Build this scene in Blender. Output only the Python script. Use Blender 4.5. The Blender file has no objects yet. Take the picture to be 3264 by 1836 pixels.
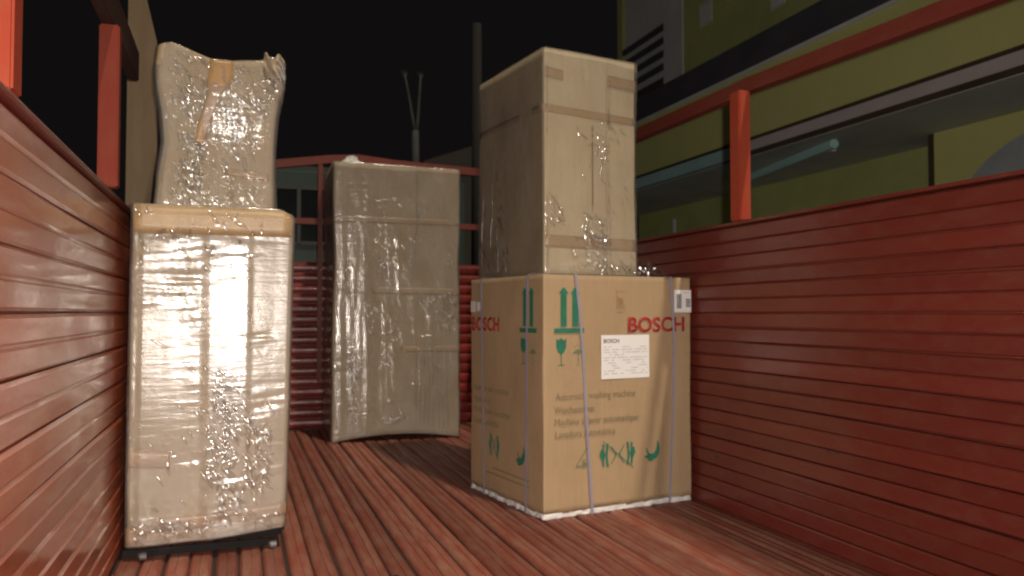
import bpy, bmesh, math, random
import numpy as np
from mathutils import Vector, Matrix

random.seed(7)
RNG = np.random.default_rng(11)
scene = bpy.context.scene
C = scene.collection
R = math.radians

# ------------------------------------------------------------------ camera
cam_d = bpy.data.cameras.new('camera')
cam_d.lens = 27.95
cam_d.sensor_width = 36.0
cam_d.clip_start = 0.02
cam_d.clip_end = 400.0
cam = bpy.data.objects.new('camera', cam_d)
C.objects.link(cam)
cam.location = (0, 0, 0.74)
cam.rotation_euler = (R(90 + 1.8), 0, R(-19.1))
scene.camera = cam
# the hand-held phone focused a little short of the cartons
cam_d.dof.use_dof = True
cam_d.dof.focus_distance = 1.3
cam_d.dof.aperture_fstop = 7.0

# ------------------------------------------------------------------ night sky, street light, phone flash
world = bpy.data.worlds.new('World')
scene.world = world
world.use_nodes = True
bg = world.node_tree.nodes['Background']
bg.inputs['Color'].default_value = (1.0, 0.87, 0.87, 1)
bg.inputs['Strength'].default_value = 0.0048

sun_d = bpy.data.lights.new('street_light', 'SUN')
sun_d.energy = 2.1
sun_d.angle = R(2.0)
sun_d.color = (1.0, 0.86, 0.68)
sun = bpy.data.objects.new('street_light', sun_d)
C.objects.link(sun)
sun.rotation_euler = Vector((-0.19, 0.70, -1.04)).to_track_quat('-Z', 'Y').to_euler()

fl_d = bpy.data.lights.new('phone_flash', 'SPOT')
fl_d.energy = 225
fl_d.spot_size = R(130)
fl_d.spot_blend = 1.0
fl_d.shadow_soft_size = 0.012
fl_d.color = (1.0, 0.90, 0.80)
fl = bpy.data.objects.new('phone_flash', fl_d)
C.objects.link(fl)
fl.location = (0.048, -0.015, 0.765)
fl.rotation_euler = (R(90 + 1.0), 0, R(-15))

scene.view_settings.view_transform = 'Standard'
scene.view_settings.look = 'None'
scene.view_settings.exposure = 0.0
scene.view_settings.gamma = 1.0
scene.view_settings.use_curve_mapping = False
scene.render.film_transparent = False
try:
    scene.cycles.filter_width = 2.0
    scene.cycles.blur_glossy = 0.1
    scene.cycles.transparent_max_bounces = 32
    scene.cycles.sample_clamp_indirect = 30
except Exception:
    pass

# ------------------------------------------------------------------ material helpers
def new_mat(name):
    m = bpy.data.materials.new(name)
    m.use_nodes = True
    nt = m.node_tree
    return m, nt, nt.nodes, nt.links, nt.nodes['Principled BSDF']

def ramp(N, stops):
    r = N.new('ShaderNodeValToRGB')
    e = r.color_ramp.elements
    while len(e) < len(stops):
        e.new(0.5)
    for i, (p, c) in enumerate(stops):
        e[i].position = p
        e[i].color = (*c, 1) if len(c) == 3 else c
    return r

def coords(N, L, scale=(1, 1, 1), obj_random=False, which='Object'):
    tc = N.new('ShaderNodeTexCoord')
    mp = N.new('ShaderNodeMapping')
    mp.inputs['Scale'].default_value = scale
    L.new(tc.outputs[which], mp.inputs['Vector'])
    if obj_random:
        oi = N.new('ShaderNodeObjectInfo')
        mul = N.new('ShaderNodeMath'); mul.operation = 'MULTIPLY'; mul.inputs[1].default_value = 37.0
        L.new(oi.outputs['Random'], mul.inputs[0])
        L.new(mul.outputs[0], mp.inputs['Location'])
        return mp, oi
    return mp

def noise(N, L, mp, scale, detail=4, rough=0.6, dist=0.0):
    n = N.new('ShaderNodeTexNoise')
    n.inputs['Scale'].default_value = scale
    n.inputs['Detail'].default_value = detail
    n.inputs['Roughness'].default_value = rough
    n.inputs['Distortion'].default_value = dist
    L.new(mp.outputs[0], n.inputs['Vector'])
    return n

def mixc(N, L, fac, a, b, blend='MIX'):
    m = N.new('ShaderNodeMix'); m.data_type = 'RGBA'; m.blend_type = blend
    for sock, v in ((m.inputs[0], fac), (m.inputs[6], a), (m.inputs[7], b)):
        if hasattr(v, 'is_linked') or hasattr(v, 'links'):
            L.new(v, sock)
        elif isinstance(v, (int, float)):
            sock.default_value = v
        else:
            sock.default_value = (*v, 1)
    return m.outputs[2]

def bump(N, L, height, strength, dist, prev=None):
    b = N.new('ShaderNodeBump')
    b.inputs['Strength'].default_value = strength
    b.inputs['Distance'].default_value = dist
    L.new(height, b.inputs['Height'])
    if prev is not None:
        L.new(prev, b.inputs['Normal'])
    return b.outputs[0]

def painted_wood(name, base, dark, dusty, rough, gloss_noise, chips=0.70, vec=(1, 1, 1), spec=0.5, coat=0.0, dust=0.5, coat_rough=None, var=(0.70, 1.15)):
    m, nt, N, L, B = new_mat(name)
    mp, oi = coords(N, L, vec, True)
    big = noise(N, L, mp, 2.2, 5, 0.62)
    fine = noise(N, L, mp, 26, 5, 0.7)
    col = mixc(N, L, big.outputs[0], base, dark)
    rs = ramp(N, [(0.42, (0, 0, 0)), (0.70, (1, 1, 1))])
    L.new(fine.outputs[0], rs.inputs[0])
    dm = N.new('ShaderNodeMath'); dm.operation = 'MULTIPLY'; dm.inputs[1].default_value = dust
    L.new(rs.outputs[0], dm.inputs[0])
    col = mixc(N, L, dm.outputs[0], col, dusty)
    # each board a little lighter or darker
    mr = N.new('ShaderNodeMapRange'); mr.inputs[3].default_value = var[0]; mr.inputs[4].default_value = var[1]
    L.new(oi.outputs['Random'], mr.inputs[0])
    hv = N.new('ShaderNodeHueSaturation')
    L.new(mr.outputs[0], hv.inputs['Value']); L.new(col, hv.inputs['Color'])
    # chips where the paint has come off
    ch = noise(N, L, mp, 13, 4, 0.6)
    cr = ramp(N, [(chips, (0, 0, 0)), (chips + 0.03, (1, 1, 1))])
    L.new(ch.outputs[0], cr.inputs[0])
    col = mixc(N, L, cr.outputs[0], hv.outputs[0], (0.028, 0.018, 0.014))
    L.new(col, B.inputs['Base Color'])
    rr = N.new('ShaderNodeMapRange')
    rr.inputs[3].default_value = rough; rr.inputs[4].default_value = rough + gloss_noise
    L.new(big.outputs[0], rr.inputs[0]); L.new(rr.outputs[0], B.inputs['Roughness'])
    B.inputs['Specular IOR Level'].default_value = spec
    if coat:
        B.inputs['Coat Weight'].default_value = coat
        B.inputs['Coat Roughness'].default_value = coat_rough if coat_rough else rough * 0.8
        cn = noise(N, L, mp, 5.5, 4, 0.7, 0.6)
        cw = N.new('ShaderNodeMapRange'); cw.inputs[1].default_value = 0.40; cw.inputs[2].default_value = 0.62
        cw.inputs[3].default_value = coat * 0.30; cw.inputs[4].default_value = coat
        L.new(cn.outputs[0], cw.inputs[0]); L.new(cw.outputs[0], B.inputs['Coat Weight'])
        L.new(bump(N, L, cn.outputs[0], 0.10, 0.02), B.inputs['Coat Normal'])
    wv = noise(N, L, mp, 7, 3, 0.55)
    b1 = bump(N, L, wv.outputs[0], 0.22, 0.02)
    b2 = bump(N, L, fine.outputs[0], 0.35, 0.004, b1)
    L.new(b2, B.inputs['Normal'])
    return m

M = {}
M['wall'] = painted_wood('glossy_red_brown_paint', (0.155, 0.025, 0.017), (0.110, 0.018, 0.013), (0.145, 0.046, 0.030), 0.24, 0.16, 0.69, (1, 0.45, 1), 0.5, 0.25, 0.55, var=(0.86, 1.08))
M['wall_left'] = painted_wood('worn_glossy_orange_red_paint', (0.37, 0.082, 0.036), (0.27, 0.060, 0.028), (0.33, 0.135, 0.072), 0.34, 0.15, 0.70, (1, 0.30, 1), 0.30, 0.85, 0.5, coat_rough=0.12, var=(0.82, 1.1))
M['floor'] = painted_wood('worn_red_deck_paint', (0.30, 0.083, 0.052), (0.18, 0.054, 0.038), (0.30, 0.165, 0.115), 0.42, 0.2, 0.70, (1, 0.22, 1), 0.4, 0.0, 0.8)
M['head'] = painted_wood('dark_red_gloss_paint', (0.21, 0.024, 0.018), (0.14, 0.017, 0.013), (0.17, 0.038, 0.028), 0.20, 0.12, 0.74, (0.3, 1, 1), 0.5, 0.5, 0.3)
M['post'] = painted_wood('orange_red_paint', (0.32, 0.050, 0.025), (0.25, 0.038, 0.021), (0.28, 0.085, 0.042), 0.6, 0.2, 0.75, (1, 1, 0.4), 0.10, 0, 0.35)
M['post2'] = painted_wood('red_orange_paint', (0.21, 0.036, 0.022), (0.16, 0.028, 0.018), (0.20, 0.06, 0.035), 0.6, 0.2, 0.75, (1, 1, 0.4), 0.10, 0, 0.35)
M['railshade'] = painted_wood('shade_darkened_rail_paint', (0.055, 0.020, 0.016), (0.04, 0.016, 0.013), (0.06, 0.035, 0.028), 0.6, 0.2, 0.75, (1, 0.4, 1), 0.25, 0, 0.35)  # darker copy of the rail red, the left rail's shade painted in
M['rail'] = painted_wood('rail_red_paint', (0.15, 0.026, 0.016), (0.10, 0.020, 0.014), (0.13, 0.05, 0.03), 0.45, 0.2, 0.72, (1, 0.3, 1), 0.35, 0, 0.4)
M['oldpost'] = painted_wood('bare_grey_brown_wood', (0.125, 0.088, 0.052), (0.10, 0.070, 0.042), (0.15, 0.11, 0.07), 0.7, 0.2, 0.8, (1, 1, 0.15), 0.2, 0, 0.6)

def simple(name, col, rough=0.6, metal=0.0, var=0.25, scale=3.0, spec=0.5, bmp=0.1, dirt=None):
    m, nt, N, L, B = new_mat(name)
    mp = coords(N, L)
    n = noise(N, L, mp, scale, 5, 0.65)
    dark = dirt if dirt else tuple(c * (1 - var) for c in col)
    rm = ramp(N, [(0.35, (0, 0, 0)), (0.7, (1, 1, 1))])
    L.new(n.outputs[0], rm.inputs[0])
    c = mixc(N, L, rm.outputs[0], col, dark)
    L.new(c, B.inputs['Base Color'])
    B.inputs['Roughness'].default_value = rough
    B.inputs['Metallic'].default_value = metal
    B.inputs['Specular IOR Level'].default_value = spec
    if bmp:
        n2 = noise(N, L, mp, scale * 12, 4, 0.6)
        L.new(bump(N, L, n2.outputs[0], bmp, 0.01), B.inputs['Normal'])
    return m

def kraft(name, col, stain=(0.30, 0.19, 0.10)):
    m, nt, N, L, B = new_mat(name)
    mp = coords(N, L)
    n = noise(N, L, mp, 3.2, 5, 0.65)
    rm = ramp(N, [(0.38, (0, 0, 0)), (0.75, (1, 1, 1))])
    L.new(n.outputs[0], rm.inputs[0])
    c = mixc(N, L, rm.outputs[0], col, stain)
    mp2 = coords(N, L, (1, 1, 0.12))
    n2 = noise(N, L, mp2, 60, 4, 0.7)
    rm2 = ramp(N, [(0.3, (0.94, 0.94, 0.94)), (0.7, (1.03, 1.03, 1.03))])
    L.new(n2.outputs[0], rm2.inputs[0])
    c = mixc(N, L, 1.0, c, rm2.outputs[0], 'MULTIPLY')
    L.new(c, B.inputs['Base Color'])
    B.inputs['Roughness'].default_value = 0.68
    B.inputs['Specular IOR Level'].default_value = 0.3
    wv = N.new('ShaderNodeTexWave'); wv.inputs['Scale'].default_value = 34; wv.bands_direction = 'X'
    wv.inputs['Distortion'].default_value = 0.4
    L.new(mp.outputs[0], wv.inputs['Vector'])
    b1 = bump(N, L, wv.outputs[1], 0.05, 0.004)
    b2 = bump(N, L, n.outputs[0], 0.25, 0.03, b1)
    L.new(b2, B.inputs['Normal'])
    return m

M['kraft'] = kraft('kraft_cardboard', (0.40, 0.283, 0.165), (0.35, 0.247, 0.143))
M['kraft_pale'] = kraft('pale_kraft_cardboard', (0.37, 0.285, 0.18), (0.32, 0.245, 0.155))
M['kraft_light'] = kraft('light_kraft_cardboard', (0.51, 0.42, 0.275), (0.45, 0.365, 0.235))
M['tape'] = simple('brown_packing_tape', (0.37, 0.225, 0.105), 0.30, var=0.2, scale=9, bmp=0.15)
M['deckgap'] = simple('dirt_in_deck_grooves', (0.045, 0.020, 0.014), 0.9, var=0.4, scale=5)
M['tape_top'] = simple('broad_tan_tape', (0.36, 0.245, 0.130), 0.42, var=0.2, scale=9, bmp=0.1)
M['tape_pale'] = simple('faded_packing_tape', (0.40, 0.28, 0.155), 0.30, var=0.15, scale=9, bmp=0.1)
M['foam'] = simple('white_foam', (0.78, 0.76, 0.74), 0.8, var=0.15, scale=12, bmp=0.5)
M['paper'] = simple('white_paper', (0.80, 0.79, 0.78), 0.6, var=0.05, bmp=0)
M['strap'] = simple('violet_grey_strapping', (0.30, 0.28, 0.36), 0.35, var=0.15, scale=14, bmp=0.1)
M['green'] = simple('green_print', (0.02, 0.17, 0.10), 0.7, var=0.3, scale=25, bmp=0)
M['palegreen'] = simple('faded_green_print', (0.16, 0.20, 0.11), 0.7, var=0.3, scale=25, bmp=0)
M['greytext'] = simple('faded_grey_green_print', (0.225, 0.18, 0.10), 0.7, var=0.2, scale=40, bmp=0)
M['red'] = simple('red_print', (0.40, 0.03, 0.03), 0.6, var=0.2, scale=30, bmp=0)
M['ink'] = simple('grey_black_ink', (0.09, 0.09, 0.10), 0.7, var=0.1, bmp=0)
M['paleink'] = simple('pale_grey_ink', (0.52, 0.52, 0.54), 0.7, var=0.1, bmp=0)
M['stamp'] = simple('faint_red_brown_stamp', (0.36, 0.20, 0.10), 0.7, var=0.1, bmp=0)
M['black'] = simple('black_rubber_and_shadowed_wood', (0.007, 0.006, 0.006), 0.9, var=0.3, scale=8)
M['caster'] = simple('grey_caster_plastic', (0.13, 0.12, 0.12), 0.4, var=0.2, scale=20)
M['steel'] = simple('dark_steel', (0.07, 0.06, 0.055), 0.5, 0.3, var=0.3, scale=6)
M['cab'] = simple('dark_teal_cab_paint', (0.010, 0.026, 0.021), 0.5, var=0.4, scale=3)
M['cabgrey'] = simple('grey_window_rubber', (0.028, 0.030, 0.029), 0.6, var=0.3)
M['glass'] = simple('dark_window_glass', (0.006, 0.008, 0.009), 0.15, var=0.1, bmp=0)
M['olive'] = simple('yellow_green_wall_paint', (0.69, 0.68, 0.26), 0.85, var=0.28, scale=1.1, bmp=0.3, dirt=(0.60, 0.62, 0.24))
M['olive_up'] = simple('green_upper_wall_paint', (0.58, 0.62, 0.23), 0.85, var=0.28, scale=1.3, bmp=0.3, dirt=(0.43, 0.47, 0.18))
M['greywall'] = simple('pale_grey_wall_paint', (0.76, 0.78, 0.78), 0.85, var=0.25, scale=1.4, bmp=0.3)
M['pinkgrey'] = simple('grey_pink_beam_paint', (0.64, 0.58, 0.58), 0.8, var=0.2, scale=1.5, bmp=0.2)
M['brownline'] = simple('dark_brown_trim', (0.09, 0.06, 0.035), 0.7, var=0.3)
M['soffit'] = simple('grey_soffit_plaster', (0.60, 0.62, 0.58), 0.9, var=0.25, scale=1.2, bmp=0.2)
M['navy'] = simple('dark_navy_sheet', (0.085, 0.085, 0.10), 0.7, var=0.3)
M['shutter'] = simple('blue_grey_shutter', (0.52, 0.57, 0.60), 0.55, var=0.25, scale=2)
M['tealgrey'] = simple('teal_lit_beam_paint', (0.46, 0.72, 0.74), 0.7, var=0.2, scale=1.5, bmp=0.2)  # beam colour with the teal light on its far stretch painted in
M['teal'] = simple('pale_teal_tube', (0.50, 0.80, 0.80), 0.4, var=0.1, bmp=0)
M['asphalt'] = simple('asphalt', (0.05, 0.048, 0.045), 0.9, var=0.4, scale=2, bmp=0.5)
M['bark'] = simple('pale_bark', (0.055, 0.060, 0.054), 0.9, var=0.35, scale=6, bmp=0.5)
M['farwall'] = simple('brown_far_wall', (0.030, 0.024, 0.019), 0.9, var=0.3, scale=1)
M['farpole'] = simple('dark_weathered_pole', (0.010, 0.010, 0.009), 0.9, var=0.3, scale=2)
M['concrete'] = simple('grey_brown_concrete', (0.46, 0.40, 0.33), 0.9, var=0.3, scale=2)

def wrinkle_mat(name, fac, rough):
    m, nt, N, L, B = new_mat(name)
    N.remove(B)
    tr = N.new('ShaderNodeBsdfTransparent')
    gl = N.new('ShaderNodeBsdfGlossy'); gl.inputs['Roughness'].default_value = rough
    mx = N.new('ShaderNodeMixShader'); mx.inputs[0].default_value = fac
    L.new(tr.outputs[0], mx.inputs[1]); L.new(gl.outputs[0], mx.inputs[2])
    L.new(mx.outputs[0], N['Material Output'].inputs[0])
    return m
M['wrinkle'] = wrinkle_mat('clear_film_pucker', 0.19, 0.13)

def film_mat(name, gloss=0.20, haze=0.16, rough=0.10, bs=0.5, iso=0.3, wide=0.2, wmix=0.5):
    m, nt, N, L, B = new_mat(name)
    N.remove(B)
    out = N['Material Output']
    mp = coords(N, L, (1, 1, 1))
    n1 = noise(N, L, mp, 38, 5, 0.65, 0.4)
    mp2 = coords(N, L, (0.35, 0.35, 3.6))
    n2 = noise(N, L, mp2, 16, 4, 0.6, 0.3)
    b1 = bump(N, L, n1.outputs[0], bs * iso, 0.006)
    b2 = bump(N, L, n2.outputs[0], bs, 0.006, b1)
    tr = N.new('ShaderNodeBsdfTransparent'); tr.inputs[0].default_value = (0.97, 0.97, 0.97, 1)
    df = N.new('ShaderNodeBsdfDiffuse'); df.inputs[0].default_value = (0.80, 0.78, 0.76, 1)
    gl = N.new('ShaderNodeBsdfGlossy'); gl.inputs['Roughness'].default_value = rough
    L.new(b2, gl.inputs['Normal'])
    mpb = coords(N, L, (1, 1, 0.5))
    nb = noise(N, L, mpb, 9, 5, 0.7, 0.5)
    hr = N.new('ShaderNodeMapRange')
    hr.inputs[1].default_value = 0.35; hr.inputs[2].default_value = 0.7
    hr.inputs[3].default_value = haze * 0.45; hr.inputs[4].default_value = haze * 1.7
    L.new(nb.outputs[0], hr.inputs[0])
    m1 = N.new('ShaderNodeMixShader')
    L.new(hr.outputs[0], m1.inputs[0]); L.new(tr.outputs[0], m1.inputs[1]); L.new(df.outputs[0], m1.inputs[2])
    g2 = N.new('ShaderNodeBsdfGlossy'); g2.inputs['Roughness'].default_value = wide
    L.new(b2, g2.inputs['Normal'])
    mg = N.new('ShaderNodeMixShader'); mg.inputs[0].default_value = wmix
    L.new(gl.outputs[0], mg.inputs[1]); L.new(g2.outputs[0], mg.inputs[2])
    fr = N.new('ShaderNodeFresnel'); fr.inputs[0].default_value = 1.5
    L.new(b2, fr.inputs['Normal'])
    ad = N.new('ShaderNodeMath'); ad.operation = 'MULTIPLY_ADD'
    ad.inputs[1].default_value = 0.6; ad.inputs[2].default_value = gloss - 0.02; ad.use_clamp = True
    L.new(fr.outputs[0], ad.inputs[0])
    m2 = N.new('ShaderNodeMixShader')
    L.new(ad.outputs[0], m2.inputs[0]); L.new(m1.outputs[0], m2.inputs[1]); L.new(mg.outputs[0], m2.inputs[2])
    L.new(m2.outputs[0], out.inputs[0])
    return m
M['film'] = film_mat('stretch_film', 0.15, 0.12, 0.06, 0.20, 0.25, 0.23, 0.55)
M['film_clear'] = film_mat('clear_stretch_film', 0.065, 0.06, 0.06, 0.16, 0.8, 0.14)
M['film_glint'] = film_mat('puckered_stretch_film', 0.09, 0.09, 0.06, 0.35, 0.7, 0.12)
M['film_thin'] = film_mat('single_layer_film', 0.06, 0.03, 0.12, 0.3)

# ------------------------------------------------------------------ object helpers
def tag(o, label=None, cat=None, group=None, kind=None):
    if label: o['label'] = label
    if cat: o['category'] = cat
    if group: o['group'] = group
    if kind: o['kind'] = kind
    return o

def empty(name, loc, rz=0.0):
    o = bpy.data.objects.new(name, None)
    o.empty_display_size = 0.1
    o.location = loc
    o.rotation_euler = (0, 0, rz)
    C.objects.link(o)
    return o

def link(name, me, mat, parent=None, loc=None, smooth=False):
    if mat is not None and not me.materials:
        me.materials.append(mat)
    if smooth:
        me.polygons.foreach_set('use_smooth', [True] * len(me.polygons))
    o = bpy.data.objects.new(name, me)
    C.objects.link(o)
    if parent is not None:
        o.parent = parent
    if loc is not None:
        o.location = loc
    return o

def from_bm(name, bm, mat, parent=None, loc=None, smooth=False):
    me = bpy.data.meshes.new(name)
    bmesh.ops.recalc_face_normals(bm, faces=bm.faces)
    bm.to_mesh(me); bm.free()
    return link(name, me, mat, parent, loc, smooth)

def add_box(bm, x0, x1, y0, y1, z0, z1, bevel=0.0, segs=2):
    r = bmesh.ops.create_cube(bm, size=1)
    vs = r['verts']
    for v in vs:
        v.co = Vector((x0 + (v.co.x + .5) * (x1 - x0), y0 + (v.co.y + .5) * (y1 - y0), z0 + (v.co.z + .5) * (z1 - z0)))
    if bevel > 0:
        es = list({e for v in vs for e in v.link_edges})
        bmesh.ops.bevel(bm, geom=es, offset=bevel, segments=segs, affect='EDGES')
    return vs

def box(name, x0, x1, y0, y1, z0, z1, mat, parent=None, bevel=0.0, loc=None, segs=2):
    bm = bmesh.new()
    add_box(bm, x0, x1, y0, y1, z0, z1, bevel, segs)
    return from_bm(name, bm, mat, parent, loc)

def add_tube(bm, pts, radii, n=10):
    rings = []
    pts = [Vector(p) for p in pts]
    for i, p in enumerate(pts):
        d = (pts[min(i + 1, len(pts) - 1)] - pts[max(i - 1, 0)]).normalized()
        a = d.cross(Vector((0.31, 0.17, 0.9) if abs(d.z) < 0.9 else (1, 0, 0))).normalized()
        b = d.cross(a)
        rings.append([bm.verts.new(p + (a * math.cos(t) + b * math.sin(t)) * radii[i]) for t in [2 * math.pi * k / n for k in range(n)]])
    for r0, r1 in zip(rings, rings[1:]):
        for k in range(n):
            bm.faces.new((r0[k], r0[(k + 1) % n], r1[(k + 1) % n], r1[k]))
    bm.faces.new(rings[0]); bm.faces.new(rings[-1][::-1])

def prism(name, prof, y0, y1, mat, parent, axis='Y', nseg=1, warp=None, smooth=False, loc=None):
    """profile (a, z) extruded along an axis."""
    bm = bmesh.new()
    rings = []
    for i in range(nseg + 1):
        t = y0 + (y1 - y0) * i / nseg
        ring = []
        for a, z in prof:
            if warp: da, dz = warp(t, a, z)
            else: da = dz = 0
            p = (a + da, t, z + dz) if axis == 'Y' else (t, a + da, z + dz)
            ring.append(bm.verts.new(p))
        rings.append(ring)
    n = len(prof)
    for r0, r1 in zip(rings, rings[1:]):
        for k in range(n):
            bm.faces.new((r0[k], r0[(k + 1) % n], r1[(k + 1) % n], r1[k]))
    bm.faces.new(rings[0]); bm.faces.new(rings[-1][::-1])
    return from_bm(name, bm, mat, parent, loc, smooth)

# ------------------------------------------------------------------ ground
g = box('ground', -60, 60, -40, 90, -1.25, -1.05, M['asphalt'])
tag(g, kind='structure')

# ------------------------------------------------------------------ truck
XL, XR, YF, YB = -0.33, 1.73, 5.22, -0.9
WALLH = 1.058
truck = empty('cargo_truck', (0.7, 2.2, 0))
tag(truck, 'red open cargo truck with planked floor, boarded sides and orange stakes holding the cartons', 'truck')
T = Vector((-0.7, -2.2, 0))     # children are laid out in the place's own coordinates

def tp(o):
    o.parent = truck
    o.location = o.location + T
    return o

# floor: a backing sheet, and planks that can be told apart
deck = tp(box('floor_deck', XL - 0.02, XR + 0.02, YB, YF + 0.02, -0.055, -0.0135, M['deckgap']))
pitch = 0.0687
npl = 30
def plank_profile(w, h, r):
    return [(-w, -0.013), (w, -0.013), (w, -r), (w - r * .35, -r * .35), (w - r, h), (w * .10, h + .0008), (w * .05, h - .0022), (-w * .05, h - .0022), (-w * .10, h + .0008), (-w + r, h), (-w + r * .35, -r * .35), (-w, -r)]
variants = []
for k in range(5):
    ph = random.uniform(0, 6)
    def wf(t, a, z, ph=ph, k=k):
        return (0.0022 * math.sin(t * 1.7 + ph) + 0.001 * math.sin(t * 6.1 + ph * 2), 0.0016 * math.sin(t * 2.9 + ph * 3))
    o = prism('floor_plank', plank_profile(pitch / 2 - 0.0034, 0.0016, 0.009), YB, YF, M['floor'], deck, nseg=40, warp=wf)
    variants.append(o.data)
    bpy.data.objects.remove(o)
for i in range(npl):
    x = XL + (i + 0.5) * (XR - XL) / npl
    o = bpy.data.objects.new('floor_plank', variants[i % 5])
    C.objects.link(o); o.parent = deck
    o.location = (x, 0, random.uniform(-0.003, 0.001))

# side walls: ten or so boards each with a bead groove down the middle
def wall_profile(h, sgn, grooved=True, k=1.0):
    # x grows out of the wall towards the bed when sgn=+1
    t = 0.020
    p = [(0, 0.001), (t - 0.005 * k, 0.0015), (t, 0.0015 + 0.005 * k)]
    if grooved:
        c = h / 2
        p += [(t + .001 * k, c - 0.006 * k), (t - 0.003 * k, c - 0.002 * k), (t - 0.003 * k, c + 0.001 * k), (t + .001 * k, c + 0.005 * k)]
    p += [(t, h - 0.002 - 0.006 * k), (t - 0.005 * k, h - 0.0018), (0, h - 0.001)]
    return [(a * sgn, z) for a, z in p]

bh = WALLH / 10
for side, X, sg in (('l', XL, 1), ('r', XR, -1)):
    back = tp(box('side_panel', min(X - sg * .020, X - sg * .042), max(X - sg * .020, X - sg * .042), YB, YF, -0.02, WALLH, M['rail']))
    ms = []
    for k in range(4):
        ph = random.uniform(0, 6)
        def wf(t, a, z, ph=ph):
            return (0.0018 * math.sin(t * 1.3 + ph) + 0.0011 * math.sin(t * 4.3 + 2 * ph), 0.0012 * math.sin(t * 2.1 + ph))
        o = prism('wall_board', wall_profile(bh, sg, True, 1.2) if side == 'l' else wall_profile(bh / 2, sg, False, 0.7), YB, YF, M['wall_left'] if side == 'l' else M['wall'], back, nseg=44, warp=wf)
        ms.append(o.data); bpy.data.objects.remove(o)
    nb = 10 if side == 'l' else 20
    for i in range(nb):
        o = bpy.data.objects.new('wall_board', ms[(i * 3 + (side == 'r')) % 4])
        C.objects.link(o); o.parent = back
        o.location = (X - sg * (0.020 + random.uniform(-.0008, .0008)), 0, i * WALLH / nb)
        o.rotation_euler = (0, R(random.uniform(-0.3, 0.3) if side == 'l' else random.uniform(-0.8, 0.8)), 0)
    # capping rail and its brackets
    cap = tp(box('capping_rail', X - 0.030, X + 0.024 if side == 'r' else X + 0.012, YB, YF, WALLH + 0.002, WALLH + 0.012, M['wall'], bevel=0.003))

def post(x0, x1, y0, y1, z0, z1, mat, bev=0.004, label=None):
    o = tp(box('stake', x0, x1, y0, y1, z0, z1, mat, bevel=bev))
    if label: o['label'] = label
    return o
zc = WALLH + 0.012
# left stakes
post(-.395, -.317, 1.345, 1.40, zc, 1.62, M['post'])
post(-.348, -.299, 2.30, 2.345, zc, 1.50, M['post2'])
# wide bare post beyond them, narrowing upwards
o = prism('stake', [(-0.385, zc), (-0.279, zc), (-0.288, 1.74), (-0.33, 1.92), (-0.34, 2.25), (-0.385, 2.25)], 3.17, 3.23, M['oldpost'], None, axis='Y')
tp(o); o['label'] = 'wide bare grey brown post'
# left top rail
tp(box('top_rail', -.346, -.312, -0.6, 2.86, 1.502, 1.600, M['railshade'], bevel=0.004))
# right stakes
post(XR - .050, XR - .002, 2.385, 2.445, zc, 1.535, M['post'])
post(XR - .050, XR - .002, 4.1, 4.16, zc, 1.555, M['post'])
post(XR - .050, XR - .002, 0.75, 0.81, zc, 1.50, M['post'])
# right top rail, bent a little at the stake
bm = bmesh.new()
prev = None
for (y, z) in ((-0.6, 1.475), (1.4, 1.520), (2.41, 1.560), (2.43, 1.557), (3.3, 1.560), (5.2, 1.58)):
    ring = [bm.verts.new((x, y, z + dz)) for x, dz in ((XR - .008, -.026), (XR + .030, -.026), (XR + .030, .026), (XR - .008, .026))]
    if prev:
        for k in range(4):
            bm.faces.new((prev[k], prev[(k + 1) % 4], ring[(k + 1) % 4], ring[k]))
    else:
        bm.faces.new(ring)
    prev = ring
bm.faces.new(prev[::-1])
tp(from_bm('top_rail', bm, M['rail']))

# headboard of narrow beaded boards and its open frame above
hb = tp(box('headboard', XL, XR, YF + 0.022, YF + 0.05, 0.0, 1.07, M['rail']))
nh = 16; hh = 1.066 / nh
prof = []
for k in range(9):
    a = math.pi * k / 8
    prof.append((-0.004 - 0.009 * math.sin(a) ** 0.7, 0.002 + (hh - 0.004) * k / 8))
prof = [(0.0, 0.002)] + prof[1:-1] + [(0.0, hh - 0.002)]
o0 = prism('head_board', prof, XL + .02, XR - .02, M['head'], hb, axis='X', nseg=30, smooth=False,
           warp=lambda t, a, z: (0.002 * math.sin(t * 5), 0.001 * math.sin(t * 3.0)))
hm = o0.data; bpy.data.objects.remove(o0)
for i in range(nh):
    o = bpy.data.objects.new('head_board', hm)
    C.objects.link(o); o.parent = hb
    o.location = (0, YF + 0.022, i * hh)
for x in (XL + 0.02, 0.502, 1.30, XR - 0.03):
    tp(box('head_stake', x - .015, x + .015, YF - 0.006, YF + 0.018, 0.3, 1.70, M['rail'], bevel=0.003))
tp(box('head_rail', XL, XR, YF + 0.019, YF + 0.05, 1.31, 1.35, M['rail'], bevel=0.003))
bm = bmesh.new(); prev = None
for (x, z) in ((XL, 1.62), (0.2, 1.681), (0.56, 1.735), (0.74, 1.750), (1.0, 1.728), (1.47, 1.712), (XR, 1.70)):
    ring = [bm.verts.new((x, YF + dy, z + dz)) for dy, dz in ((-.006, -.026), (.032, -.026), (.032, .026), (-.006, .026))]
    if prev:
        for k in range(4):
            bm.faces.new((prev[k], prev[(k + 1) % 4], ring[(k + 1) % 4], ring[k]))
    else: bm.faces.new(ring)
    prev = ring
bm.faces.new(prev[::-1])
tp(from_bm('head_rail', bm, M['rail']))

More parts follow.
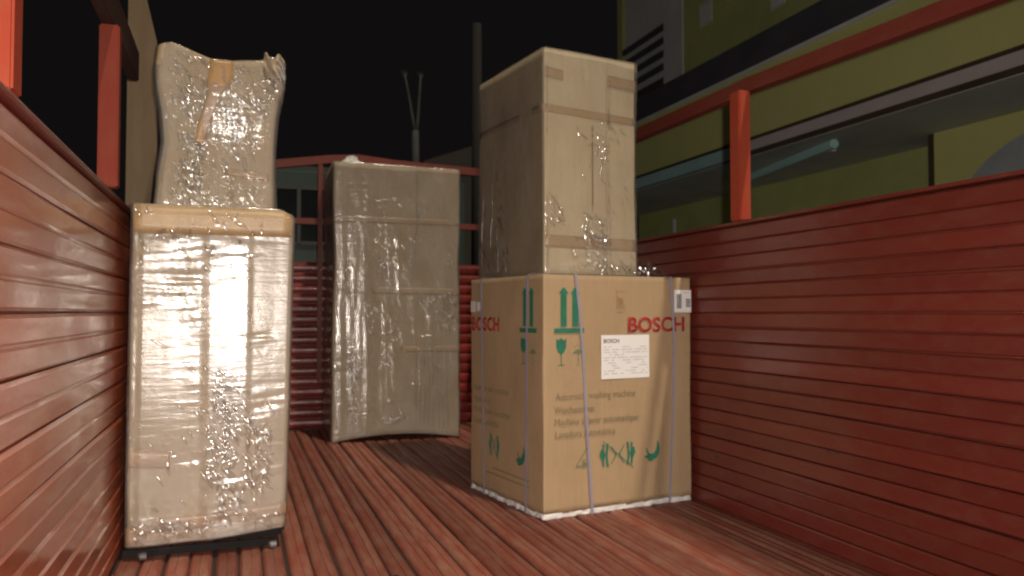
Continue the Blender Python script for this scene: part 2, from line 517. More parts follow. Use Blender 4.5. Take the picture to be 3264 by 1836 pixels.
# cab behind the headboard
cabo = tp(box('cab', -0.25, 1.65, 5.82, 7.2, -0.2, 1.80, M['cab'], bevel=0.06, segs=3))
for (x0, x1) in ((-0.05, 0.395), (0.425, 1.2)):
    w = box('rear_window', x0, x1, 5.80, 5.822, 1.25, 1.615, M['glass'], None); w.parent = cabo
    box('window_frame', x0, x1, 5.795, 5.815, 1.616, 1.640, M['cabgrey'], cabo)
    box('window_frame', x0, x1, 5.795, 5.815, 1.222, 1.249, M['cabgrey'], cabo)
box('window_frame', 0.397, 0.423, 5.795, 5.82, 1.23, 1.63, M['cabgrey'], cabo)
# chassis under the deck, in case one looks below
tp(box('chassis_rail', 0.25, 0.35, YB, 6.9, -0.30, -0.06, M['steel']))
tp(box('chassis_rail', 1.05, 1.15, YB, 6.9, -0.30, -0.06, M['steel']))
def wheel(x, y):
    bm = bmesh.new()
    prof = [(0.20, -0.1), (0.36, -0.11), (0.41, -0.085), (0.41, 0.085), (0.36, 0.11), (0.20, 0.1)]
    rings = []
    n = 28
    for k in range(n):
        a = 2 * math.pi * k / n
        rings.append([bm.verts.new((w, r * math.cos(a), r * math.sin(a))) for r, w in prof])
    for i in range(n):
        r0, r1 = rings[i], rings[(i + 1) % n]
        for k in range(len(prof)):
            bm.faces.new((r0[k], r0[(k + 1) % len(prof)], r1[(k + 1) % len(prof)], r1[k]))
    o = tp(from_bm('wheel', bm, M['black'], None, (x, y, -0.635)))
    bm = bmesh.new()
    bmesh.ops.create_cone(bm, cap_ends=True, segments=24, radius1=0.198, radius2=0.17, depth=0.12, matrix=Matrix.Rotation(R(90), 4, 'Y'))
    from_bm('rim', bm, M['steel'], o)
for x, y in ((-0.15, 1.2), (1.55, 1.2), (-0.15, 6.4), (1.55, 6.4)):
    wheel(x, y)

# ------------------------------------------------------------------ boxes: shaped grids
NS = 512
def fft_noise(lx, lz, angle=0.0, seed=0, power=1.0):
    """tileable noise, NS x NS over 1.28 m; lx, lz = correlation lengths in metres."""
    r = np.random.default_rng(seed)
    w = r.standard_normal((NS, NS))
    f = np.fft.fftfreq(NS, d=1.28 / NS)
    fx, fz = np.meshgrid(f, f)
    ca, sa = math.cos(angle), math.sin(angle)
    u = fx * ca + fz * sa
    v = -fx * sa + fz * ca
    k = np.sqrt((u * lx) ** 2 + (v * lz) ** 2)
    filt = np.exp(-(k ** 2) * 3.0) * (k > 0)
    s = np.real(np.fft.ifft2(np.fft.fft2(w) * filt))
    return s / s.std()

def sample(img, s, z):
    u = (s / 1.28 * NS) % NS; v = (z / 1.28 * NS) % NS
    i = np.floor(u).astype(int); j = np.floor(v).astype(int)
    fu = u - i; fv = v - j
    i1 = (i + 1) % NS; j1 = (j + 1) % NS; i %= NS; j %= NS
    return (img[j, i] * (1 - fu) * (1 - fv) + img[j, i1] * fu * (1 - fv) + img[j1, i] * (1 - fu) * fv + img[j1, i1] * fu * fv)

def perimeter(W, D, r, fine, coarse):
    """points and outward normals round a rounded rectangle, from the front left corner along the front (-y)."""
    P = []; Nn = []; S = []
    s = 0.0
    def arc(cx, cy, a0, n=5):
        nonlocal s
        for k in range(n):
            a = a0 + (math.pi / 2) * (k + 0.5) / n
            P.append((cx + r * math.cos(a), cy + r * math.sin(a))); Nn.append((math.cos(a), math.sin(a))); S.append(s + r * (math.pi / 2) * (k + .5) / n)
        s += r * math.pi / 2
    def run(p0, p1, n, step):
        nonlocal s
        l = math.hypot(p1[0] - p0[0], p1[1] - p0[1])
        c = max(2, int(l / step))
        for k in range(c + 1):
            t = k / c
            P.append((p0[0] + (p1[0] - p0[0]) * t, p0[1] + (p1[1] - p0[1]) * t)); Nn.append(n); S.append(s + l * t)
        s += l
    w, d = W / 2, D / 2
    run((-w + r, -d), (w - r, -d), (0, -1), fine)
    arc(w - r, -d + r, -math.pi / 2)
    run((w, -d + r), (w, d - r), (1, 0), coarse)
    arc(w - r, d - r, 0)
    run((w - r, d), (-w + r, d), (0, 1), coarse)
    arc(-w + r, d - r, math.pi / 2)
    run((-w, d - r), (-w, -d + r), (-1, 0), fine)
    arc(-w + r, -d + r, math.pi)
    return np.array(P), np.array(Nn), np.array(S)

def shell(name, W, D, z0, z1, r, mat, parent, off=0.0, disp=None, deform=None, fine=0.02, coarse=0.05, zstep=0.02, caps=True, smooth=True):
    P, Nn, S = perimeter(W, D, r, fine, coarse)
    nz = max(2, int((z1 - z0) / zstep)) + 1
    Z = np.linspace(z0, z1, nz)
    SS, ZZ = np.meshgrid(S, Z)
    d = np.full(SS.shape, off)
    if disp is not None:
        d = d + disp(SS, ZZ, np.broadcast_to(P[:, 0], SS.shape), np.broadcast_to(P[:, 1], SS.shape))
    X = P[:, 0][None, :] + Nn[:, 0][None, :] * d
    Y = P[:, 1][None, :] + Nn[:, 1][None, :] * d
    V = np.stack([X, Y, ZZ], -1).reshape(-1, 3)
    n = len(S)
    if caps:
        for (zz) in (z0, z1):
            V = np.vstack([V, [[0, 0, zz]]])
    if deform is not None:
        V = deform(V)
    j, i = np.meshgrid(np.arange(nz - 1), np.arange(n), indexing='ij')
    a = (j * n + i).ravel(); b = (j * n + (i + 1) % n).ravel()
    faces = np.stack([a, b, b + n, a + n], -1)
    me = bpy.data.meshes.new(name)
    loops = faces.ravel(); starts = np.arange(len(faces)) * 4; tot = np.full(len(faces), 4)
    if caps:
        ii = np.arange(n); c0 = nz * n; c1 = nz * n + 1
        t0 = np.stack([np.full(n, c0), (ii + 1) % n, ii], -1)
        t1 = np.stack([np.full(n, c1), (nz - 1) * n + ii, (nz - 1) * n + (ii + 1) % n], -1)
        tt = np.vstack([t0, t1])
        starts = np.concatenate([starts, len(loops) + np.arange(len(tt)) * 3]); tot = np.concatenate([tot, np.full(len(tt), 3)])
        loops = np.concatenate([loops, tt.ravel()])
    me.vertices.add(len(V)); me.vertices.foreach_set('co', V.astype(np.float32).ravel())
    me.loops.add(len(loops)); me.loops.foreach_set('vertex_index', loops.astype(np.int32))
    me.polygons.add(len(starts)); me.polygons.foreach_set('loop_start', starts.astype(np.int32)); me.polygons.foreach_set('loop_total', tot.astype(np.int32))
    sm = np.ones(len(starts), dtype=bool)
    if caps: sm[len(faces):] = False
    me.polygons.foreach_set('use_smooth', sm)
    me.update(); me.validate()
    return link(name, me, mat, parent)

def patch(name, pts_fn, nu, nv, mat, parent, deform=None, thick=None):
    V = np.array([[pts_fn(i / nu, j / nv) for i in range(nu + 1)] for j in range(nv + 1)]).reshape(-1, 3)
    if deform is not None: V = deform(V)
    F = [(j * (nu + 1) + i, j * (nu + 1) + i + 1, (j + 1) * (nu + 1) + i + 1, (j + 1) * (nu + 1) + i) for j in range(nv) for i in range(nu)]
    me = bpy.data.meshes.new(name); me.from_pydata(V.tolist(), [], F)
    o = link(name, me, mat, parent, smooth=True)
    if thick:
        md = o.modifiers.new('thickness', 'SOLIDIFY'); md.thickness = thick; md.offset = 0
    return o

def panel_fn(knots):
    xs = [k[0] for k in knots]; ys = [k[1] for k in knots]
    return lambda x: np.interp(x, xs, ys)

wr_h = fft_noise(0.10, 0.016, R(4), 1)      # long horizontal stretch folds
wr_d = fft_noise(0.045, 0.012, R(-50), 2)   # short diagonal puckers
wr_s = fft_noise(0.012, 0.009, R(-45), 3)
wr_v = fft_noise(0.02, 0.20, R(3), 4)       # vertical folds
wr_b = fft_noise(0.16, 0.20, 0, 5)          # slow swell
wr_m = fft_noise(0.13, 0.11, 0, 6)          # mask: where the film puckers

def film_disp(a_h, a_d, a_s, a_v, a_b, panels=None, front_y=None, seed=0.0, calm=None):
    def f(S, Z, X, Y):
        s = S + seed; z = Z + seed * 1.7
        mask = np.clip(0.5 + 0.6 * sample(wr_m, s, z), 0.08, 1.6)
        h = sample(wr_h, s, z)
        dd = 1 - np.abs(sample(wr_d, s * 1.0, z))
        d = a_h * h * mask + a_d * dd * mask + a_s * sample(wr_s, s, z) * mask + a_v * sample(wr_v, s, z) + a_b * sample(wr_b, s, z)
        if panels is not None:
            d = d + np.where(Y < -abs(front_y) + 0.02, panels(X), 0.0)
        if calm is not None:
            x0, x1, z0, z1, k = calm
            inside = (1 / (1 + np.exp(-(X - x0) / 0.006))) * (1 / (1 + np.exp((X - x1) / 0.006))) * (1 / (1 + np.exp(-(Z - z0) / 0.03))) * (1 / (1 + np.exp((Z - z1) / 0.03))) * (Y < 0)
            base = panels(X) if panels is not None else 0.0
            d = d * (1 - inside) + inside * (base + (d - base) * k)
        return np.maximum(d, -0.0032)
    return f

def wrinkles(parent, face, clusters, W, D, H, deform, mat='wrinkle', off=0.012, seed=1, zb=0.0):
    '''small puckers of film standing up from the wrap: elongated domes joined into one part.
    clusters: (u0, u1, v0, v1, count) as fractions of the face, v from the top.'''
    r = random.Random(seed)
    V = []; F = []
    nu, nv = 6, 6
    for (u0, u1, v0, v1, cnt) in clusters:
        for _ in range(int(cnt * 1.8)):
            cu = r.uniform(u0, u1); cv = r.uniform(v0, v1)
            L_ = r.uniform(0.008, 0.020) * (1.0 if r.random() < .75 else 1.7); w_ = L_ * r.uniform(0.14, 0.30)
            h_ = w_ * r.uniform(0.5, 0.9)
            a = math.radians(r.gauss(-52, 14)) if r.random() < .75 else math.radians(r.uniform(-90, 90))
            ca, sa = math.cos(a), math.sin(a)
            base = len(V)
            for j in range(nv + 1):
                for i in range(nu + 1):
                    p = -1 + 2 * i / nu; q = -1 + 2 * j / nv
                    # square to disc, raised cosine dome
                    pp = p * math.sqrt(1 - q * q / 2); qq = q * math.sqrt(1 - p * p / 2)
                    rr_ = min(1, math.hypot(pp, qq))
                    hh_ = h_ * math.cos(rr_ * math.pi / 2) ** 1.0
                    x = pp * L_ * ca - qq * w_ * sa; z = pp * L_ * sa + qq * w_ * ca
                    if face == 'front':
                        V.append((-W / 2 + cu * W + x, -D / 2 - off - hh_ + 0.002, zb + (H - zb) * (1 - cv) + z))
                    else:
                        V.append((-W / 2 - off - hh_ + 0.002, D / 2 - cu * D - x, zb + (H - zb) * (1 - cv) + z))
            for j in range(nv):
                for i in range(nu):
                    b = base + j * (nu + 1) + i
                    F.append((b, b + 1, b + nu + 2, b + nu + 1))
    V = np.array(V)
    if deform is not None: V = deform(V)
    me = bpy.data.meshes.new('film_wrinkles'); me.from_pydata(V.tolist(), [], F)
    o = link('film_wrinkles', me, M[mat], parent, smooth=True)
    o['kind'] = 'stuff'
    return o

def pleat(parent, face, a, z0, z1, rad, W, D, deform, mat='film_glint', off=0.011, seed=0, drift=0.01):
    ph = seed * 1.7
    def f(u, v):
        t = math.pi * u
        c = a + drift * math.sin(v * 4 + ph) + 0.003 * math.sin(v * 17 + ph) - rad * math.cos(t)
        rr_ = rad * (0.45 + 0.55 * abs(math.sin(v * 9 + ph))) * math.sin(math.pi * (0.03 + .94 * v)) ** .3
        d = off - 0.001 + rr_ * math.sin(t) * 0.9
        z = z0 + (z1 - z0) * v
        return (c, -D / 2 - d, z) if face == 'front' else (-W / 2 - d, c, z)
    return patch('film_pleat', f, 6, 50, M[mat], parent, deform)

# ============================================================ washing machine carton (lower right)
W, D, Hh = 0.68, 0.612, 0.88
ang = R(9)
A = Vector((1.042, 2.663, 0))
ex = Vector((math.cos(ang), math.sin(ang), 0)); ey = Vector((-math.sin(ang), math.cos(ang), 0))
ctr = A + ex * W / 2 + ey * D / 2
wm = empty('washing_machine_carton', ctr, ang)
tag(wm, 'strapped brown washing machine carton with red lettering and green symbols, standing on the truck floor', 'cardboard box')

def wm_dent(V):
    V = V.copy()
    x = V[:, 0]; y = V[:, 1]; z = V[:, 2]
    fr = np.clip((-y) / (D / 2), 0, 1) ** 4
    # a shallow vertical crease near the right edge, deeper lower down
    cx = 0.262 - 0.05 * (1 - z / Hh)
    k = np.exp(-((x - cx) / 0.035) ** 2) * np.clip((0.72 - z) / 0.5, 0, 1)
    V[:, 1] = y + 0.012 * k * fr
    return V
# foam base
def foam_disp(S, Z, X, Y):
    return 0.0025 * sample(wr_s, S * .7, Z * 3) + 0.002 * sample(wr_d, S, Z)
shell('foam_base', W - .004, D - .004, 0.0, 0.020, 0.008, M['foam'], wm, 0, foam_disp, None, 0.008, 0.03, 0.006)
def carton_edge(V):
    V = wm_dent(V)
    low = V[:, 2] < 0.03
    s = V[:, 0] * 1.0 + V[:, 1] * 1.3
    V[low, 2] += 0.0035 * np.sin(s[low] * 23) + 0.002 * np.sin(s[low] * 71)
    return V
shell('carton', W, D, 0.021, Hh, 0.006, M['kraft'], wm, 0.0, lambda S, Z, X, Y: 0.0018 * sample(wr_b, S, Z) * np.sin(np.clip(Z / Hh, 0, 1) * math.pi), carton_edge, 0.015, 0.04, 0.02)

def fx(x, z, off):   # face coords: x from the near corner along the front
    return (x - W / 2, -D / 2 - off, z)
def sx(y, z, off):   # left side: y from the near corner backwards
    return (-W / 2 - off, y - D / 2, z)
POFF = 0.0036

def flat(name, polys, fn, mat, parent=wm, off=POFF, label=None):
    bm = bmesh.new()
    for poly in polys:
        f = bm.faces.new([bm.verts.new(fn(x, z, off)) for x, z in poly])
        r = bmesh.ops.extrude_face_region(bm, geom=[f])
        vs = [e for e in r['geom'] if isinstance(e, bmesh.types.BMVert)]
        a = Vector(fn(0, 0, 0)); b = Vector(fn(0, 0, 0.0008))
        for v in vs: v.co += (b - a)
    o = from_bm(name, bm, mat, parent)
    if label: o['label'] = label
    return o

def rect(x0, z0, x1, z1): return [(x0, z0), (x1, z0), (x1, z1), (x0, z1)]
def arrow(x, zt, zb, hw, sw):
    return [(x - sw, zb), (x + sw, zb), (x + sw, zt - 0.021), (x + hw, zt - 0.021), (x + hw * .25, zt), (x - hw * .25, zt), (x - hw, zt - 0.021), (x - sw, zt - 0.021)]
def circ(cx, cz, rx, rz, a0=0, a1=360, n=16):
    return [(cx + rx * math.cos(R(a0 + (a1 - a0) * k / n)), cz + rz * math.sin(R(a0 + (a1 - a0) * k / n))) for k in range(n + (a1 - a0 < 360))]
def line(x0, z0, x1, z1, w):
    d = math.hypot(x1 - x0, z1 - z0); nx, nz = -(z1 - z0) / d * w / 2, (x1 - x0) / d * w / 2
    return [(x0 - nx, z0 - nz), (x1 - nx, z1 - nz), (x1 + nx, z1 + nz), (x0 + nx, z0 + nz)]

def symbols(fn, mir, pre):
    m = (lambda poly: [(mir - x, z) for x, z in poly]) if mir is not None else (lambda p: p)
    flat('printed_arrow', [m(arrow(0.083, 0.832, 0.690, 0.020, 0.0125))], fn, M['green'])
    flat('printed_arrow', [m(arrow(0.133, 0.832, 0.690, 0.020, 0.0125))], fn, M['green'])
    flat('printed_bar', [m(rect(0.043, 0.667, 0.171, 0.684))], fn, M['green'])
    flat('printed_glass', [m([(0.052, 0.647), (0.052, 0.618), (0.058, 0.600), (0.072, 0.588), (0.086, 0.600), (0.093, 0.618), (0.093, 0.647), (0.084, 0.640), (0.070, 0.649), (0.060, 0.641)]),
                           m(rect(0.0705, 0.553, 0.0735, 0.589)), m(rect(0.060, 0.549, 0.085, 0.5525))], fn, M['green'])
    flat('printed_umbrella', [m([(0.120, 0.590), (0.126, 0.598), (0.136, 0.605), (0.145, 0.6075), (0.154, 0.605), (0.163, 0.598), (0.169, 0.590), (0.157, 0.593), (0.145, 0.589), (0.133, 0.593)]),
                              m(rect(0.1437, 0.552, 0.1463, 0.590)), m(rect(0.1380, 0.549, 0.1463, 0.5519))] +
                             [m(line(0.128 + .012 * k, 0.622 + .006 * (k % 2), 0.132 + .012 * k, 0.612 + .006 * (k % 2), 0.0015)) for k in range(4)], fn, M['palegreen'])
symbols(fx, None, 'front')
symbols(sx, 0.215, 'side')

# clamp symbol with a stroke through it, hand truck triangle and hand mark
def clamp_mark(fn, c, sc=1.0):
    X = lambda x: c + x * sc
    polys = []
    for s in (-1, 1):
        polys.append([(X(s * x), z) for x, z in ((0.082, 0.212), (0.076, 0.232), (0.066, 0.234), (0.070, 0.248), (0.060, 0.252), (0.062, 0.228), (0.056, 0.210), (0.062, 0.190), (0.060, 0.168), (0.068, 0.170), (0.070, 0.190))])
        polys.append([(X(s * x), z) for x, z in ((0.050, 0.252), (0.041, 0.254), (0.044, 0.232), (0.046, 0.210), (0.044, 0.186), (0.040, 0.166), (0.049, 0.168), (0.053, 0.190), (0.054, 0.210), (0.053, 0.232))])
        polys.append([(X(s * x), z) for x, z in ((0.032, 0.244), (0.028, 0.243), (0.006, 0.2135), (0.006, 0.2065), (0.028, 0.176), (0.032, 0.174), (0.010, 0.210))])
    flat('printed_clamp_mark', polys, fn, M['green'])
    flat('printed_stroke', [[(X(x), z) for x, z in line(-0.068, 0.262, 0.072, 0.156, 0.0032)]], fn, M['green'], off=POFF + .001)
clamp_mark(fx, 0.320)
def tri_mark(fn, o):
    flat('printed_triangle_mark', [line(o + 0.190, 0.254, o + 0.136, 0.182, 0.0035), line(o + 0.190, 0.254, o + 0.196, 0.180, 0.0035), line(o + 0.134, 0.180, o + 0.160, 0.181, 0.004),
                                   circ(o + 0.172, 0.184, 0.011, 0.010, 0, 360, 12), line(o + 0.160, 0.200, o + 0.178, 0.202, 0.003)], fn, M['palegreen'])
tri_mark(fx, 0)
def hand_mark(fn, pts):
    flat('printed_hand_mark', [pts], fn, M['green'])
hand_mark(fx, [(0.442, 0.190), (0.456, 0.194), (0.460, 0.197), (0.452, 0.222), (0.455, 0.223), (0.468, 0.200), (0.486, 0.199), (0.500, 0.210), (0.505, 0.226), (0.506, 0.246), (0.510, 0.246), (0.518, 0.224), (0.515, 0.198), (0.502, 0.181), (0.486, 0.176), (0.480, 0.166), (0.474, 0.174), (0.460, 0.171), (0.464, 0.180)])
clamp_mark(sx, 0.385, -0.55)
hand_mark(sx, [(0.20 - (x - 0.442) * .9, z - 0.004) for x, z in [(0.442, 0.190), (0.460, 0.197), (0.452, 0.222), (0.468, 0.200), (0.486, 0.199), (0.505, 0.226), (0.506, 0.246), (0.518, 0.224), (0.515, 0.198), (0.502, 0.181), (0.474, 0.170), (0.460, 0.171)]])
# faint stamp above the lettering
flat('printed_stamp', [rect(0.318, 0.824, 0.360, 0.826), rect(0.318, 0.768, 0.320, 0.824), rect(0.318, 0.764, 0.360, 0.768), line(0.325, 0.80, 0.352, 0.77, 0.004), circ(0.338, 0.785, 0.012, 0.012, 0, 360, 12), rect(0.322, 0.748, 0.356, 0.751)], fx, M['stamp'])
for zz, wd in ((0.118, 0.30), (0.095, 0.36)):
    flat('printed_line', [rect(0.10, zz, 0.10 + wd, zz + 0.004)], sx, M['greytext'])

def text(name, body, fn, x, z, width, height, mat, parent=wm, bold=0.0, off=POFF, flip=False, label=None):
    cu = bpy.data.curves.new(name, 'FONT')
    cu.body = body; cu.size = 1.0; cu.offset = bold; cu.resolution_u = 3
    tmp = bpy.data.objects.new(name, cu); C.objects.link(tmp)
    dg = bpy.context.evaluated_depsgraph_get(); dg.update()
    me = bpy.data.meshes.new_from_object(tmp.evaluated_get(dg))
    bpy.data.objects.remove(tmp)
    co = np.empty(len(me.vertices) * 3, dtype=np.float32); me.vertices.foreach_get('co', co); co = co.reshape(-1, 3)
    x0, x1 = co[:, 0].min(), co[:, 0].max(); y0 = 0.0; y1 = 0.72 if height else co[:, 1].max()
    s = (co[:, 0] - x0) / (x1 - x0) * width
    t = (co[:, 1] - y0) / (y1 - y0) * height
    out = []
    for a, b in zip(s, t):
        out.append(fn(x - a if flip else x + a, z + b, off))
    me.vertices.foreach_set('co', np.array(out, dtype=np.float32).ravel())
    me.update()
    me.materials.clear()
    o = link(name, me, mat, parent)
    md = o.modifiers.new('ink', 'SOLIDIFY'); md.thickness = 0.0006; md.offset = 0
    return o
text('lettering', 'BOSCH', fx, 0.370, 0.669, 0.275, 0.0565, M['red'], bold=0.028)
text('lettering', 'BOSCH', sx, 0.592, 0.669, 0.251, 0.0545, M['red'], bold=0.028, flip=True)
lines = [('Automatic washing machine', 0.048, 0.424, 0.355), ('Waschautomat', 0.045, 0.376, 0.172), ('Machine à laver automatique', 0.045, 0.333, 0.373), ('Lavadora automática', 0.048, 0.288, 0.262)]
for b, x, z, w in lines:
    text('lettering', b, fx, x, z, w, 0.027, M['greytext'], bold=0.0)
    text('lettering', b, sx, 0.57, z - 0.004, w * .86, 0.026, M['greytext'], bold=0.0, flip=True)

# paper label with its print, and the barcode sticker wrapped over the edge
lab = flat('paper_label', [rect(0.246, 0.493, 0.469, 0.657)], fx, M['paper'], off=0.0042)
text('lettering', 'BOSCH', fx, 0.257, 0.628, 0.070, 0.015, M['ink'], parent=lab, off=0.0056, bold=0.02)
rows = []
rr = random.Random(4)
for k in range(11):
    z = 0.611 - k * 0.0100
    x = 0.257
    while x < 0.458:
        w = rr.uniform(0.008, 0.035)
        if rr.random() < 0.75: rows.append(rect(x, z, min(x + w, 0.459), z + 0.0032))
        x += w + rr.uniform(0.003, 0.014)
flat('small_print', rows, fx, M['paleink'], parent=lab, off=0.0054)
stk = flat('barcode_sticker', [rect(0.594, 0.743, 0.679, 0.831)], fx, M['paper'], off=0.0042)
flat('barcode', [rect(0.606 + k * 0.0031, 0.758, 0.606 + k * 0.0031 + (0.0012 + 0.001 * (k % 3 == 0)), 0.815) for k in range(8)], fx, M['ink'], parent=stk, off=0.0054)
flat('barcode', [rect(0.652 + (k % 5) * 0.0048, 0.764 + (k // 5) * 0.0085, 0.6555 + (k % 5) * 0.0048, 0.7705 + (k // 5) * 0.0085) for k in range(20)], fx, M['ink'], parent=stk, off=0.0054)
flat('small_print', [rect(0.640, 0.819, 0.672, 0.822)], fx, M['paleink'], parent=stk, off=0.0054)
flat('torn_tape_bit', [rect(0.560, 0.744, 0.603, 0.790), rect(0.505, 0.748, 0.545, 0.786)], sx, M['foam'])

# strapping bands
def strap(path, w=0.010):
    bm = bmesh.new(); prev = None
    for p, n, side in path:
        p = Vector(p); n = Vector(n); side = Vector(side)
        ring = [bm.verts.new(p + side * (-w / 2)), bm.verts.new(p + side * (w / 2)), bm.verts.new(p + side * (w / 2) + n * 0.0012), bm.verts.new(p - side * (w / 2) + n * 0.0012)]
        if prev:
            for k in range(4): bm.faces.new((prev[k], prev[(k + 1) % 4], ring[(k + 1) % 4], ring[k]))
        prev = ring
    return from_bm('strap', bm, M['strap'], wm)
O2 = 0.0062
def front_strap(pts, xb):
    path = []
    for x, z in pts:
        q = fx(x, z, O2 + 0.001); path.append((q, (0, -1, 0), (1, 0, 0)))
    path.append((fx(pts[-1][0], Hh + 0.001, O2), (0, -.7, .7), (1, 0, 0)))
    path.append(((pts[-1][0] - W / 2, -D / 2 + .01, Hh + 0.0035), (0, 0, 1), (1, 0, 0)))
    path.append(((xb - W / 2, D / 2, Hh + 0.0035), (0, 0, 1), (1, 0, 0)))
    path.append(((xb - W / 2, D / 2 + 0.006, 0), (0, 1, 0), (1, 0, 0)))
    strap(path)
front_strap([(0.203, 0.0), (0.196, 0.10), (0.186, 0.25), (0.177, 0.36), (0.168, 0.52), (0.160, 0.64), (0.147, 0.76), (0.133, Hh - 0.002)], 0.15)
front_strap([(0.563, 0.004), (0.570, 0.12), (0.577, 0.27), (0.585, 0.45), (0.590, 0.63), (0.583, 0.76), (0.575, Hh - 0.002)], 0.57)
def side_strap(pts):
    path = [(sx(y, z, O2), (-1, 0, 0), (0, 1, 0)) for y, z in pts]
    path.append(((-W / 2 + .01, pts[-1][0] - D / 2, Hh + 0.0052), (0, 0, 1), (0, 1, 0)))
    path.append(((W / 2, pts[-1][0] - D / 2, Hh + 0.0052), (0, 0, 1), (0, 1, 0)))
    strap(path, 0.012)
side_strap([(0.122, 0.0), (0.118, 0.3), (0.114, 0.6), (0.109, Hh - 0.002)])
side_strap([(0.470, 0.0), (0.480, 0.3), (0.492, 0.6), (0.505, Hh - 0.002)])

# ============================================================ upper right wrapped carton
W2, D2, H2 = 0.42, 0.578, 0.853
a2 = R(8)
A2 = Vector((1.090, 2.773, Hh + 0.007))
e1 = Vector((math.cos(a2), math.sin(a2), 0)); e2 = Vector((-math.sin(a2), math.cos(a2), 0))
ub = empty('film_wrapped_carton', A2 + e1 * W2 / 2 + e2 * D2 / 2, a2)
tag(ub, 'tall film wrapped carton standing on top of the strapped washing machine carton', 'cardboard box', 'film wrapped cartons in the truck')
def ub_def(V):
    V = V.copy()
    # corner slightly high at the near left, top slopes a little to the right
    V[:, 2] += -0.004 * (V[:, 0] / W2) * (V[:, 2] / H2)
    V[:, 0] += 0.006 * np.sin(V[:, 2] / H2 * math.pi) * (V[:, 0] > 0) * -1
    return V
shell('carton', W2, D2, 0.0, H2, 0.006, M['kraft_light'], ub, 0, lambda S, Z, X, Y: 0.0015 * sample(wr_b, S, Z), ub_def, 0.02, 0.05, 0.03)
def face_band(parent, Wb, Db, z0, z1, x0=None, x1=None, off=0.0022, mat='tape', slope=0.0, deform=None, name='packing_tape'):
    x0 = -Wb / 2 if x0 is None else x0; x1 = Wb / 2 if x1 is None else x1
    return patch(name, lambda u, v: (x0 + (x1 - x0) * u, -Db / 2 - off, z0 + slope * u + (z1 - z0) * v), 16, 3, M[mat], parent, deform, 0.0006)
face_band(ub, W2, D2, 0.612, 0.642, slope=-0.010, deform=ub_def, mat='tape_pale')
face_band(ub, W2, D2, 0.10, 0.148, slope=-0.004, deform=ub_def, mat='tape_pale')
face_band(ub, W2, D2, 0.745, 0.790, x0=0.075, slope=-0.006, deform=ub_def, mat='tape_pale')
face_band(ub, W2, D2, 0.745, 0.785, x1=-0.13, slope=-0.006, deform=ub_def, mat='tape_pale')
patch('packing_tape', lambda u, v: (-W2 / 2 - 0.0022, -D2 / 2 + D2 * v, 0.615 + 0.03 * u), 2, 16, M['tape_pale'], ub, ub_def, 0.0006)
patch('carton_flap_edge', lambda u, v: (0.072 + 0.002 * u, -D2 / 2 - 0.0022, 0.0 + H2 * v), 1, 30, M['kraft'], ub, ub_def, 0.0004)
pk = panel_fn([(-.21, 0.0), (-.12, .002), (-.03, .003), (0.03, .002), (0.075, 0.0025), (0.085, .001), (0.21, .001)])
shell('stretch_film', W2, D2, 0.0, H2 + 0.002, 0.007, M['film_clear'], ub, 0.0085,
      film_disp(0.0004, 0.0005, 0.00015, 0.0003, 0.0007, pk, D2 / 2, 0.31), ub_def, 0.005, 0.03, 0.005)
wrinkles(ub, 'front', [(0.04, 0.17, .66, .77, 14), (0.40, 0.66, .73, .97, 70), (.25, .7, .80, .99, 25), (0.55, 0.98, .955, .99, 40), (.3, .6, .35, .6, 8), (.6, .66, .30, .60, 10)], W2, D2, H2, ub_def, seed=3)
wrinkles(ub, 'side', [(0.02, 0.5, .86, .99, 50), (0.30, 0.42, .50, .80, 16), (0.0, 0.15, .6, .95, 22)], W2, D2, H2, ub_def, seed=4)
for k, (y, z0, z1) in enumerate(((0.24, 0.02, 0.36), (0.155, 0.03, 0.50), (0.10, 0.01, 0.22), (0.02, 0.0, 0.12))):
    pleat(ub, 'side', y, z0, z1, 0.005, W2, D2, ub_def, seed=k)
# flared skirt and loose tail of film round the foot
def skirt(name, x0, x1, y, zb, h, seed, amp, parent, mat='film_thin', n=60, m=16, axis='x', out=0.03, lean=0.0):
    r = np.random.default_rng(seed)
    ph = r.uniform(0, 6, 8)
    def f(u, v):
        a = x0 + (x1 - x0) * u
        c = amp * (math.sin(a * 41 + ph[0] + v * 2) * .5 + math.sin(a * 83 + ph[1] - v * 5) * .25 + math.sin(a * 19 + ph[2] + v * 6) * .7) * (1 - 0.7 * v) - out * (1 - v) ** 2
        z = zb + h * v * (0.85 + 0.2 * math.sin(a * 23 + ph[3])) + 0.003 * math.sin(v * 40 + a * 50 + ph[4])
        if axis == 'x': return (a + lean * v, y + c, z)
        return (y + c, a, z)
    return patch(name, f, n, m, M[mat], parent)
# crumpled tail on the right
def tail(u, v):
    x = W2 / 2 + 0.012 + 0.165 * u
    h = 0.062 * (math.sin(math.pi * min(1, u * 1.1)) ** 0.6) * (0.75 + 0.25 * math.sin(u * 17)) + 0.008
    return (x, -D2 / 2 + 0.03 + 0.05 * v + 0.010 * math.sin(u * 17 + v * 5) + 0.003 * math.sin(u * 41), 0.0005 + h * math.sin(math.pi * (0.02 + 0.96 * v)) ** 0.7 + 0.003 * abs(math.sin(u * 20 + v * 9)))
patch('film_tail', tail, 50, 26, M['wrinkle'], ub)

